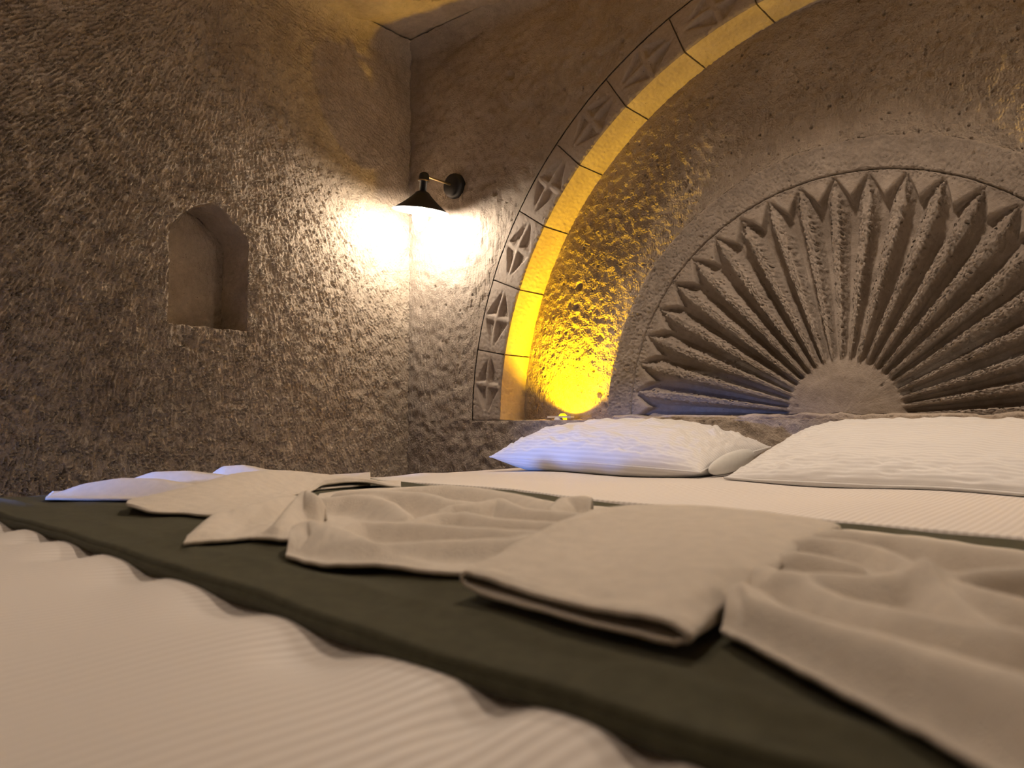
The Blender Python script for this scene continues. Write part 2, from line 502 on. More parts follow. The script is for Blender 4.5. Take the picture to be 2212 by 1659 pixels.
def ynb(r, th):
    """depth of the rough recess behind the sunburst panel"""
    top = np.exp(-((th-pi/2)/.62)**4)
    t = np.clip((RA-r)/(RA-.72), 0, 1)
    fwd = .052*top*t**1.3 + .010*t*(1-top)
    return DN - fwd

def build_recess():
    P = Parts()
    th = np.concatenate([np.linspace(0, pi*.70, 1150), np.linspace(pi*.70, pi, 90)[1:]])
    r = np.linspace(.68, RA+.014, 235)
    T, R = np.meshgrid(th, r, indexing='ij')
    # rays start at the panel centre and end on the arch
    cx = XS+(XA-XS)*np.clip((R-.72)/(RA-.72), 0, 1)
    X = cx-R*np.cos(T); Z = ZL+R*np.sin(T)
    st, ch, lo, mk = rough(X+.7, Z+.4, .0019)
    ch2 = bil(R_CHIP, X/.0030, Z/.0030)
    h = .0011*ch*(.4+.8*mk) + .0009*ch2*mk + .0004*st + .0010*lo
    h -= pits(X, Z, 900, (.45, 2.4), (ZL, ZC), (.002, .0055), (.004, .010), 81)
    for (xx, zz, r0, d) in [(.715, HC+.47, .012, .014), (.70, HC+.40, .009, .010), (.80, HC+.10, .010, .01), (.82, HC+.06, .010, .01), (.80, HC+.29, .012, .007)]:
        h -= d*np.exp(-(((X-xx)/r0)**2+((Z-zz)/r0)**2)**2)
    h *= np.clip((RA+.014-R)/.03, .2, 1)
    P.grid(np.stack([X, ynb(R, T)-h, Z], -1), flip=True)
    P.build('recess_surface', M_BACK, wall_back)
build_recess()

def build_voussoirs():
    half = radians(11.25)/2
    gap = .0022
    meshes = []
    for var in range(4):
        g = np.random.default_rng(200+var)
        P = Parts()
        r = np.linspace(RA, RO, 30)
        rm, rh = (RA+RO)/2, (RO-RA)/2
        na = 58
        a01 = np.linspace(-1, 1, na)
        U, R = np.meshgrid(a01, r, indexing='ij')
        ang = U*(half-gap/R)
        c = (R-rm)/rh; a = U
        off = g.uniform(-.08, .08); tilt = g.uniform(-.12, .12)
        aa = a-off-tilt*c
        q = np.abs(c-.02)/.92 + np.abs(aa)/.95
        rid = np.abs(c-.04-.05*np.sin(a*3+var))-.075
        bar = np.abs(aa)-.055
        dep = np.minimum(np.minimum((1-q)*.085, rid*.075), bar*.16)
        dep = np.clip(dep, 0, .0115+.002*g.random())
        n = fnoise(U.shape, 1.5, 8, 300+var)
        h = -dep + .0007*n - .0012*np.exp(-((1-np.abs(U))/.03)**2)
        # worn inner arris
        h -= .0035*np.exp(-((R-RA)/.004))*(.6+.5*np.abs(fnoise(U.shape, 1.5, 5, 340+var)))
        P.grid(np.stack([R*np.sin(ang), -h, R*np.cos(ang)], -1), flip=False)
        # soffit
        yv = np.linspace(0, DN+.012, 24)
        U2, Y2 = np.meshgrid(a01, yv, indexing='ij')
        n2 = fnoise(U2.shape, 1.5, 9, 320+var)*.0009
        ang2 = U2*(half-gap/RA)
        Rr = RA + n2*np.clip(Y2/.01, .2, 1)
        Yy = Y2 + (.0035*(1-np.clip(Y2/.006, 0, 1)))
        P.grid(np.stack([Rr*np.sin(ang2), Yy, Rr*np.cos(ang2)], -1), flip=True)
        # side faces in the joints
        for sgn in (-1, 1):
            rr = np.array([RA, RO]); yv2 = np.array([0.001, DN])
            R3, Y3 = np.meshgrid(rr, yv2, indexing='ij')
            an = sgn*(half-gap/R3)
            P.grid(np.stack([R3*np.sin(an), Y3, R3*np.cos(an)], -1), flip=sgn > 0)
        meshes.append(mesh_np('voussoir', np.concatenate(P.V), np.concatenate(P.F)))
        meshes[-1].materials.append(M_SMOOTH)
    order = [0, 2, 1, 3, 1, 0, 3, 2, 2, 0, 1, 3, 0, 2, 3, 1]
    for k in range(16):
        o = bpy.data.objects.new('voussoir', meshes[order[k]])
        COL.objects.link(o)
        o.parent = wall_back
        ph = -pi/2 + radians(11.25)*(k+.5)
        o.location = (XA, 0, ZL)
        o.rotation_euler = (0, ph, 0)
build_voussoirs()

def build_sunburst():
    P = Parts()
    nth, nr = 704, 150
    RP = .722
    th = np.linspace(0, pi, nth); r = np.concatenate([np.linspace(.002, .13, 16)[:-1], np.linspace(.13, .626, nr), np.linspace(.628, .643, 13), np.linspace(.648, RP, 20)])
    T, R = np.meshgrid(th, r, indexing='ij')
    per = pi/22
    k = np.round((T+.018)/per); u = (T+.018)/per-k                 # -.5...5 around a ridge
    g = np.random.default_rng(9); jt = g.uniform(-.10, .10, 40)
    u = u + jt[k.astype(int)]*.5*np.sin(R*16+k*2.1)*.35
    rz = .628 - .062*np.abs(u)/.5*1.0                                # zigzag border
    nz1 = fnoise(T.shape, 2, 12, 91); nz2 = fnoise(T.shape, 1.2, 5, 92)
    wr = np.interp(R, [.14, .25, .45, .57, .615], [.13, .15, .16, .12, .0]) + .025*nz1
    edge = 1/(1+np.exp((R-rz)/.0022))                                # 1 inside the flutes
    hub = 1/(1+np.exp((R-.150)/.003))
    v = np.clip((np.abs(u)-wr)/np.maximum(.5-wr, .02), 0, 1)
    ridge = np.where(np.abs(u) < wr, -.003+.0022*nz2, -.010-.046*np.clip(v*1.5, 0, 1)**.6)
    depth_scale = np.interp(R, [.15, .3, .48, .60, .63], [.45, .85, .95, .50, .35])
    h = edge*(1-hub)*ridge*depth_scale
    h += hub*(.004*(1-np.clip((R-.108)/.005, 0, 1)) - .010*np.clip((R-.112)/.04, 0, 1))
    h -= .0085*np.exp(-((R-RS)/.0022)**2)
    st, ch, lo, mk = rough(XS-R*np.cos(T), ZS+R*np.sin(T)+2.2, .004)
    outer = np.clip((R-.60)/.03, 0, 1)
    h += (.0012*ch+.0012*nz2)*outer + .0012*lo + .0004*ch
    h -= pits(XS-R*np.cos(T), ZS+R*np.sin(T), 160, (.85, 2.3), (ZS, ZS+.73), (.002, .0045), (.003, .007), 95)
    # chipped patch on the circle
    h -= .012*np.exp(-((XS-R*np.cos(T)-1.345)/.02)**4-((ZS+R*np.sin(T)-(HC+.56))/.018)**4)
    h -= .006*np.clip((R-(RP-.006))/.006, 0, 1)**2
    X = XS-R*np.cos(T); Z = ZS-.004+R*np.sin(T)
    P.grid(np.stack([X, YS-h, Z], -1), flip=True)
    # side of the raised panel, back to the recess
    s = np.linspace(0, 1, 10)
    T2, S2 = np.meshgrid(th, s, indexing='ij')
    rr = RP + .0025*fnoise(T2.shape, 2, 9, 96)*np.clip(S2*3, 0, 1)
    Y2 = YS+.006 + S2*(ynb(np.full_like(T2, RP), T2)+.02-YS-.006)
    P.grid(np.stack([XS-rr*np.cos(T2), Y2, ZS-.004+rr*np.sin(T2)], -1), flip=True)
    o = P.build('sunburst_panel', M_SUN, wall_back)
    o['label'] = 'half-round carved panel of radiating fluted rays'
    # plinth course under the panel
    Q = Parts()
    x = np.linspace(.905, 2.32, 330); z = np.linspace(ZL-.02, ZS+.001, 14)
    X, Z = np.meshgrid(x, z, indexing='ij')
    st, ch, lo, mk = rough(X, Z+5)
    yy = .040-.0015*ch-.003*lo+.008*np.clip((Z-(ZS-.006))/.007, 0, 1)**2
    Zt = Z + .002*bil(R_LOW, X/.006, X*0)
    Q.grid(np.stack([X, yy, Zt], -1))
    yv = np.linspace(.048, YS+.05, 8)
    X2, Y2 = np.meshgrid(x, yv, indexing='ij')
    Q.grid(np.stack([X2, Y2, np.repeat(Zt[:, -1:], 8, 1)-.0003], -1))
    for xe, fl in ((.905, False), (2.32, True)):
        yv = np.linspace(.040, DN, 5); zv = np.linspace(ZL-.02, ZS, 5)
        Yg, Zg = np.meshgrid(yv, zv, indexing='ij')
        Q.grid(np.stack([np.full_like(Yg, xe), Yg, Zg], -1), flip=fl)
    Q.build('plinth_course', M_BACK, wall_back)
build_sunburst()

# ------------------------------------------------------------------ rest of the room shell
def build_shell():
    P = Parts()
    x = np.linspace(0, XR, 260); y = YF*(1-np.linspace(0, 1, 340))**1.6
    X, Y = np.meshgrid(x, y, indexing='ij')
    st, ch, lo, mk = rough(X+.3, Y+7, .011)
    h = .004*lo-.002*np.abs(ch)-.0015*np.abs(st)
    P.grid(np.stack([X, Y, ZC-h-.002], -1), flip=True)
    P.box((-.05, YF, ZC+.01), (XR+.05, .2, ZC+.03))
    c = P.build('ceiling', M_CEIL); tag(c, kind='structure')
    F = Parts()
    X, Y = np.meshgrid(np.linspace(0, XR, 30), np.linspace(YF, 0, 36), indexing='ij')
    F.grid(np.stack([X, Y, np.zeros_like(X)], -1))
    f = F.build('floor', M_FLOOR); tag(f, kind='structure')
    W = Parts()
    A, B = np.meshgrid(np.linspace(YF, 0, 120), np.linspace(0, ZC, 80), indexing='ij')
    n = rough(A, B, .02)[2]*.006
    W.grid(np.stack([XR-n, A, B], -1), flip=True)
    tag(W.build('wall_right', M_BACK), kind='structure')
build_shell()

# ------------------------------------------------------------------ bed
BX0, BX1, BY0, BY1 = .72, 2.52, -2.06, -.025
BZ = HC - .135                                   # top of the bed linen

def sstep(t):
    t = np.clip(t, 0, 1); return t*t*(3-2*t)

def build_bed():
    b = empty('bed', ((BX0+BX1)/2, (BY0+BY1)/2, 0))
    P = Parts(); P.box((BX0+.02, BY0+.03, .10), (BX1-.02, BY1-.01, .30)); P.build('bed_base', M_WOOD, b, smooth=False)
    for x in (BX0+.08, BX1-.16):
        for y in (BY0+.08, BY1-.16):
            L = Parts(); L.box((x, y, 0), (x+.08, y+.08, .10)); L.build('leg', M_WOOD, b, smooth=False)
    bm = bmesh.new(); bmesh.ops.create_cube(bm, size=1)
    for v in bm.verts:
        v.co = ((BX0+BX1)/2+v.co.x*(BX1-BX0-.05), (BY0+BY1)/2+v.co.y*(BY1-BY0-.05), .30+(v.co.z+.5)*(BZ-.035-.30))
    bmesh.ops.bevel(bm, geom=bm.edges[:], offset=.035, segments=4, affect='EDGES')
    me = bpy.data.meshes.new('mattress'); bm.to_mesh(me); bm.free()
    me.polygons.foreach_set('use_smooth', np.ones(len(me.polygons), bool))
    new_obj('mattress', me, M_MATTRESS, b)
    tag(b, 'wide low bed under the white sheet in front of the arched niche', 'bed')
build_bed()

VALLEY = [(1.05, .035), (1.20, .03), (1.335, .03), (1.50, .04), (1.68, .045), (1.82, .04), (1.965, .02), (2.052, .016), (2.10, .02), (2.2, .04), (2.35, .05)]
YBX = [.70, .99, 1.27, 1.49, 1.76, 1.92, 2.10, 2.55]; YBY = [-.84, -.865, -.874, -.945, -.959, -.978, -.996, -1.03]
def yback(x): return np.interp(x, YBX, YBY)
YFX = [.70, .94, 1.30, 1.60, 1.90, 2.07, 2.55]; YFY = [-1.63, -1.638, -1.655, -1.675, -1.702, -1.712, -1.725]
def yfront(x): return np.interp(x, YFX, YFY)

def sheet_top(x, y):
    z = np.full_like(x, BZ)
    yf, yb = yfront(x), yback(x)
    # ruckled linen in front of the runner
    f = sstep((yf+.06-y)/.07)*(1-sstep((yf-.005-y)/.075))
    val = np.zeros_like(x)
    for xc, w in VALLEY: val += np.exp(-((x-xc-.25*(yf-y))/w)**2)
    z = z + f*(.002-.0095*np.clip(val, 0, 1))
    z = z + .003*np.sin(x*21+y*9)*np.sin(y*17-x*4)*sstep((yf-y)/.05)
    # linen pushed up behind the runner
    z = z + .0125*sstep((y-yb+.002)/.006)*np.interp(x, [.72, .95, 1.2], [.6, .8, 1]) + .003*np.sin(x*14)*sstep((y-yb)/.1)
    z = z + .004*np.exp(-((y+.62)/.06)**2)*np.sin(x*9+1)
    return z

def build_sheet():
    # unroll: drop on the left and right, over the foot
    xs = np.concatenate([np.linspace(BX0, BX1, 420)])
    ys = np.concatenate([np.linspace(BY0, -1.55, 150)[:-1], np.linspace(-1.55, -1.05, 40)[:-1], np.linspace(-1.05, -.80, 130)[:-1], np.linspace(-.80, BY1, 110)])
    X, Y = np.meshgrid(xs, ys, indexing='ij')
    Z = sheet_top(X, Y)
    e = np.minimum(X-BX0, BX1-X); rd = .022
    Z = Z-np.where(e < rd, rd-np.sqrt(np.maximum(rd**2-(rd-e)**2, 0)), 0)
    e = Y-BY0
    Z = Z-np.where(e < rd, rd-np.sqrt(np.maximum(rd**2-(rd-e)**2, 0)), 0)
    P = Parts(); P.grid(np.stack([X, Y, Z], -1))
    U = [np.stack([X, Y], -1).reshape(-1, 2)]
    hang = .26
    def skirt(L, outx, outy):
        n = len(L); s = np.linspace(0, 1, 14)
        G = L[:, None, :].repeat(14, 1).copy()
        k = np.arange(n)
        wv = .006*np.sin(k*.21)+.004*np.sin(k*.083+1)
        G[:, :, 2] -= s[None]*hang
        off = (wv[:, None]*s[None]+.002)
        G[:, :, 0] += outx*off; G[:, :, 1] += outy*off
        P.grid(G)
        U.append(np.stack([np.repeat(L[:, None, 0], 14, 1)+np.abs(outx)*s[None]*hang, np.repeat(L[:, None, 1], 14, 1)], -1).reshape(-1, 2))
    A = np.stack([X, Y, Z], -1)
    skirt(A[0], -1, 0); skirt(A[-1], 1, 0); skirt(A[:, 0], 0, -1)
    o = P.build('bed_sheet', M_SHEET)
    uv = np.concatenate(U)
    set_uv(o.data, uv)
    tag(o, 'white satin-striped bed sheet stretched over the bed, rumpled in the foreground', 'sheet')

def set_uv(me, uvv):
    lay = me.uv_layers.new(name='UVMap')
    li = np.empty(len(me.loops), np.int32); me.loops.foreach_get('vertex_index', li)
    lay.data.foreach_set('uv', np.ascontiguousarray(uvv[li], dtype=np.float32).ravel())
build_sheet()

def runner_top(x, y):
    yf, yb = yfront(x), yback(x)
    z = HC - .1225 - .004*sstep((y-yb+.22)/.2)
    z = z + .0007*np.sin(x*17+y*31) + .0006*np.sin(x*41-y*23) + .0007*np.sin(y*12+x*3)
    # long soft creases
    z = z + .0022*np.exp(-((y-yf-.055-.01*np.sin(x*8))/.012)**2) - .0015*np.exp(-((y-yf-.10)/.02)**2)
    # little sharp creases close to the left end
    z = z + .003*np.exp(-((y+1.50-.35*(x-1.05))/.008)**2)*np.exp(-((x-1.05)/.10)**2)
    z = z + .003*np.exp(-((y+1.44+.25*(x-1.12))/.007)**2)*np.exp(-((x-1.12)/.07)**2)
    return z

def build_runner():
    xs = np.linspace(BX0-.004, BX1+.004, 420)
    v = np.concatenate([np.linspace(0, .12, 40)[:-1], np.linspace(.12, 1, 150)])
    X, V = np.meshgrid(xs, v, indexing='ij')
    yf, yb = yfront(X)+.0012*np.sin(X*23), yback(X)+.02
    Y = yf+(yb-yf)*V
    Z = runner_top(X, Y)
    rd = .005; e = Y-yf
    Z = Z-np.where(e < rd, rd-np.sqrt(np.maximum(rd**2-(rd-e)**2, 0)), 0)
    e = np.minimum(X-xs[0], xs[-1]-X); rd = .02
    Z = Z-np.where(e < rd, rd-np.sqrt(np.maximum(rd**2-(rd-e)**2, 0)), 0)
    P = Parts()
    G = np.stack([X, Y, Z], -1)
    P.grid(G)
    # folded front edge, tucked back under itself
    F0 = G[:, 0]
    prof = [(0, 0), (-.0015, -.003), (-.001, -.007), (.003, -.011), (.015, -.0125), (.05, -.0125)]
    E_ = np.zeros((len(xs), len(prof), 3))
    for j, (dy, dz) in enumerate(prof):
        E_[:, j] = F0; E_[:, j, 1] += dy; E_[:, j, 2] += dz*(1+.12*np.sin(xs*9))
    P.grid(E_, flip=True)
    # ends hanging over both sides of the bed
    for L, sx in ((G[0], -1), (G[-1], 1)):
        s = np.linspace(0, 1, 16)
        H = L[:, None].repeat(16, 1).copy()
        H[:, :, 2] -= s[None]*.30
        H[:, :, 0] += sx*(.006+.008*s[None]*np.sin(np.arange(len(L))*.12)[:, None]*.6+.004*s[None])
        P.grid(H, flip=sx > 0)
    o = P.build('bed_runner', M_RUNNER)
    m = o.modifiers.new('thickness', 'SOLIDIFY'); m.thickness = .0015; m.offset = -1
    tag(o, 'dark olive green bed runner laid across the white sheet under the towels', 'bed runner')
build_runner()

# ------------------------------------------------------------------ pillows
def build_pillow(name, corners, ht, hb, label, seed, pinch=.05, wr=.0022, hem_end=False):
    """corners FL, FR, BR, BL in metres (z from the camera level)"""
    n, m = 120, 100
    root = empty(name, (float(np.mean([c[0] for c in corners])), float(np.mean([c[1] for c in corners])), BZ))
    u = np.sin(np.linspace(-1, 1, n)*pi/2); v = np.sin(np.linspace(-1, 1, m)*pi/2)
    U, V = np.meshgrid(u, v, indexing='ij')
    fl, fr, br, bl = [np.array(c, float) for c in corners]
    uu = U*(1-pinch*(1-V**2)*np.abs(U)**4); vv = V*(1-pinch*1.2*(1-U**2)*np.abs(V)**4)
    s, t = (uu+1)/2, (vv+1)/2
    base = (fl*((1-s)*(1-t))[..., None]+fr*(s*(1-t))[..., None]+br*(s*t)[..., None]+bl*((1-s)*t)[..., None])
    th = np.maximum((1-np.abs(U)**2.4)*(1-np.abs(V)**2.4), 0)**.5
    nz = fnoise(U.shape, 3, 16, seed); nz2 = fnoise(U.shape, 7, 40, seed+1)
    rim = np.clip(1-np.maximum(np.abs(U), np.abs(V)), 0, 1)
    wrk = (wr*nz*np.exp(-((rim-.12)/.25)**2)+wr*1.2*nz2)*np.clip(th*1.6, 0, 1)
    # pulled creases that run in from the front corners
    a = np.hypot((U+1)*1.1, V+1); ang = np.arctan2(V+1, U+1.0001)
    wrk = wrk + .0035*np.sin(ang*16+nz2*.8)*np.exp(-((a-.45)/.35)**2)*th
    floor_z = sheet_top(base[..., 0], base[..., 1])+.0015
    fz = HC+base[..., 2]
    top = np.maximum(fz+ht*th+wrk, floor_z+.004)
    bot = np.maximum(fz-hb*th, floor_z)
    P = Parts()
    P.grid(np.stack([base[..., 0], base[..., 1], top], -1))
    P.grid(np.stack([base[..., 0], base[..., 1], np.minimum(bot, top-.001)], -1), flip=True)
    o = P.build('pillowcase', M_CASE, root)
    sx = np.linalg.norm(fr-fl); sy = np.linalg.norm(bl-fl)
    arc = np.cumsum(np.r_[np.zeros((1, n)), np.abs(np.diff(top, axis=1)).T*.7+np.abs(np.diff(base[..., 1], axis=1)).T], 0).T
    uv = np.stack([U*sx/2, arc], -1).reshape(-1, 2)
    set_uv(o.data, np.concatenate([uv, uv]))
    # sewn seam running round the edge
    k = 60
    ring = []
    for i in np.linspace(0, n-1, k).astype(int): ring.append((i, 0))
    for j in np.linspace(0, m-1, k).astype(int)[1:]: ring.append((n-1, j))
    for i in np.linspace(n-1, 0, k).astype(int)[1:]: ring.append((i, m-1))
    for j in np.linspace(m-1, 0, k).astype(int)[1:-1]: ring.append((0, j))
    pts = np.array([(base[i, j, 0], base[i, j, 1], top[i, j]) for i, j in ring])
    Q = Parts(); Q.grid(tube(np.concatenate([pts, pts[:1]]), .0022, 8), closed_v=True)
    so = Q.build('seam', M_CASE, root)
    set_uv(so.data, np.zeros((len(so.data.vertices), 2)))
    if hem_end:
        # the inner pillow shows in the open end of the case
        c0, c1 = fr, br
        w = np.linspace(0, 1, 40); q = np.linspace(0, 2*pi, 20, endpoint=False)
        W, A = np.meshgrid(w, q, indexing='ij')
        mid = c0+(c1-c0)*(.08+.62*W[..., None])
        r = .024*np.sqrt(np.maximum(1-(2*W-1)**2, 0))
        G = np.stack([mid[..., 0]+.006+.5*r*np.cos(A), mid[..., 1], np.maximum(HC+mid[..., 2]+.000+r*np.sin(A), BZ+.002)], -1)
        H = Parts(); H.grid(G, closed_v=True)
        ho = H.build('inner_pillow', M_MATTRESS, root)
        ho['label'] = 'cream pillow end showing in the open pillowcase'
    tag(root, label, 'pillow', 'pillows at the head of the bed')
    return root

build_pillow('pillow', [(.806, -.425, -.088), (1.432, -.425, -.106), (1.445, -.05, -.058), (.80, -.05, -.055)], .088, .07,
             'plump white pillow left of the gap, its end open, below the yellow-lit niche', 41, .05, .0022, True)
build_pillow('pillow', [(1.492, -.43, -.117), (2.17, -.45, -.120), (2.20, -.06, -.020), (1.545, -.07, -.010)], .058, .06,
             'wider white striped pillow propped on the wall below the carved sunburst', 47, .035, .0016)

# ------------------------------------------------------------------ towels
def resample(pts, n):
    """even points along a gently rounded polyline"""
    p = np.array(pts, float)
    d = np.r_[0, np.cumsum(np.linalg.norm(np.diff(p[:, :2], axis=0), axis=1))]
    w = np.linspace(0, d[-1], 400)
    q = np.stack([np.interp(w, d, p[:, k]) for k in range(p.shape[1])], 1)
    k = 13; ker = np.hanning(2*k+3)[1:-1]; ker /= ker.sum()
    pad = np.concatenate([2*q[0]-q[k:0:-1], q, 2*q[-1]-q[-2:-k-2:-1]])
    q = np.stack([np.convolve(pad[:, m], ker, 'valid') for m in range(p.shape[1])], 1)
    return q[np.linspace(0, 399, n).round().astype(int)] if n < 100 else np.stack([np.interp(np.linspace(0, 399, n), np.arange(400), q[:, m]) for m in range(p.shape[1])], 1)

def blur(A, k):
    for _ in range(k):
        p = np.pad(A, 1, mode='edge')
        A = (p[:-2, 1:-1]+p[2:, 1:-1]+p[1:-1, :-2]+p[1:-1, 2:]+2*p[1:-1, 1:-1])/6
    return A

WK = 1.0
def ridge_field(X, Y, ridges, base):
    acc = np.zeros_like(X)
    for pts, wn, wf in ridges:
        p = resample(pts, 60)
        a = p[:-1, :2]; b = p[1:, :2]; ab = b-a
        L2 = (ab**2).sum(1)+1e-12
        px = X.ravel()[:, None]; py = Y.ravel()[:, None]
        t = np.clip(((px-a[:, 0])*ab[:, 0]+(py-a[:, 1])*ab[:, 1])/L2, 0, 1)
        dx = px-(a[:, 0]+t*ab[:, 0]); dy = py-(a[:, 1]+t*ab[:, 1])
        d2 = dx*dx+dy*dy
        j = d2.argmin(1); r = np.arange(len(j))
        d = np.sqrt(d2[r, j]); tt = t[r, j]
        zc = p[j, 2]+(p[j+1, 2]-p[j, 2])*tt
        side = ab[j, 0]*dy[r, j]-ab[j, 1]*dx[r, j]       # > 0: far side
        w = np.where(side > 0, wf*.75, wn)*WK
        q = np.clip(d/w, 0, 1)
        prof = np.where(side > 0, .5+.5*np.cos(pi*q), (.5+.5*np.cos(pi*q))**.85)
        c = np.maximum(zc-base.ravel(), 0)*prof
        acc += (c**5.0).reshape(X.shape)
    return blur(acc**(1/5.0), 2)

def towel_layer(D, nu, nv, seed, noise=.0002, lift=.12, ramp=.05):
    f = resample(D['front'], nu); b = resample(D['back'], nu)
    t = np.linspace(0, 1, nv)
    G = f[:, None]*(1-t)[None, :, None]+b[:, None]*t[None, :, None]
    X, Y, base = G[..., 0], G[..., 1], G[..., 2]
    base = np.maximum(base, -.1165)
    Z = base+ridge_field(X, Y, D['ridges'], base)*(lift+(1-lift)*sstep(t/ramp))[None]
    Z = Z+fnoise(X.shape, 12, 50, seed)*noise
    # stitched hem: a slightly thicker band along the near edge
    Z = Z+.0009*np.exp(-((t-.035)/.012)**2)[None]
    return np.stack([X, Y, HC+Z], -1)

def towel_mesh(name, G, parent, th=.0035):
    P = Parts(); P.grid(G)
    o = P.build(name, M_TOWEL, parent)
    m = o.modifiers.new('thickness', 'SOLIDIFY'); m.thickness = th; m.offset = -1
    return o

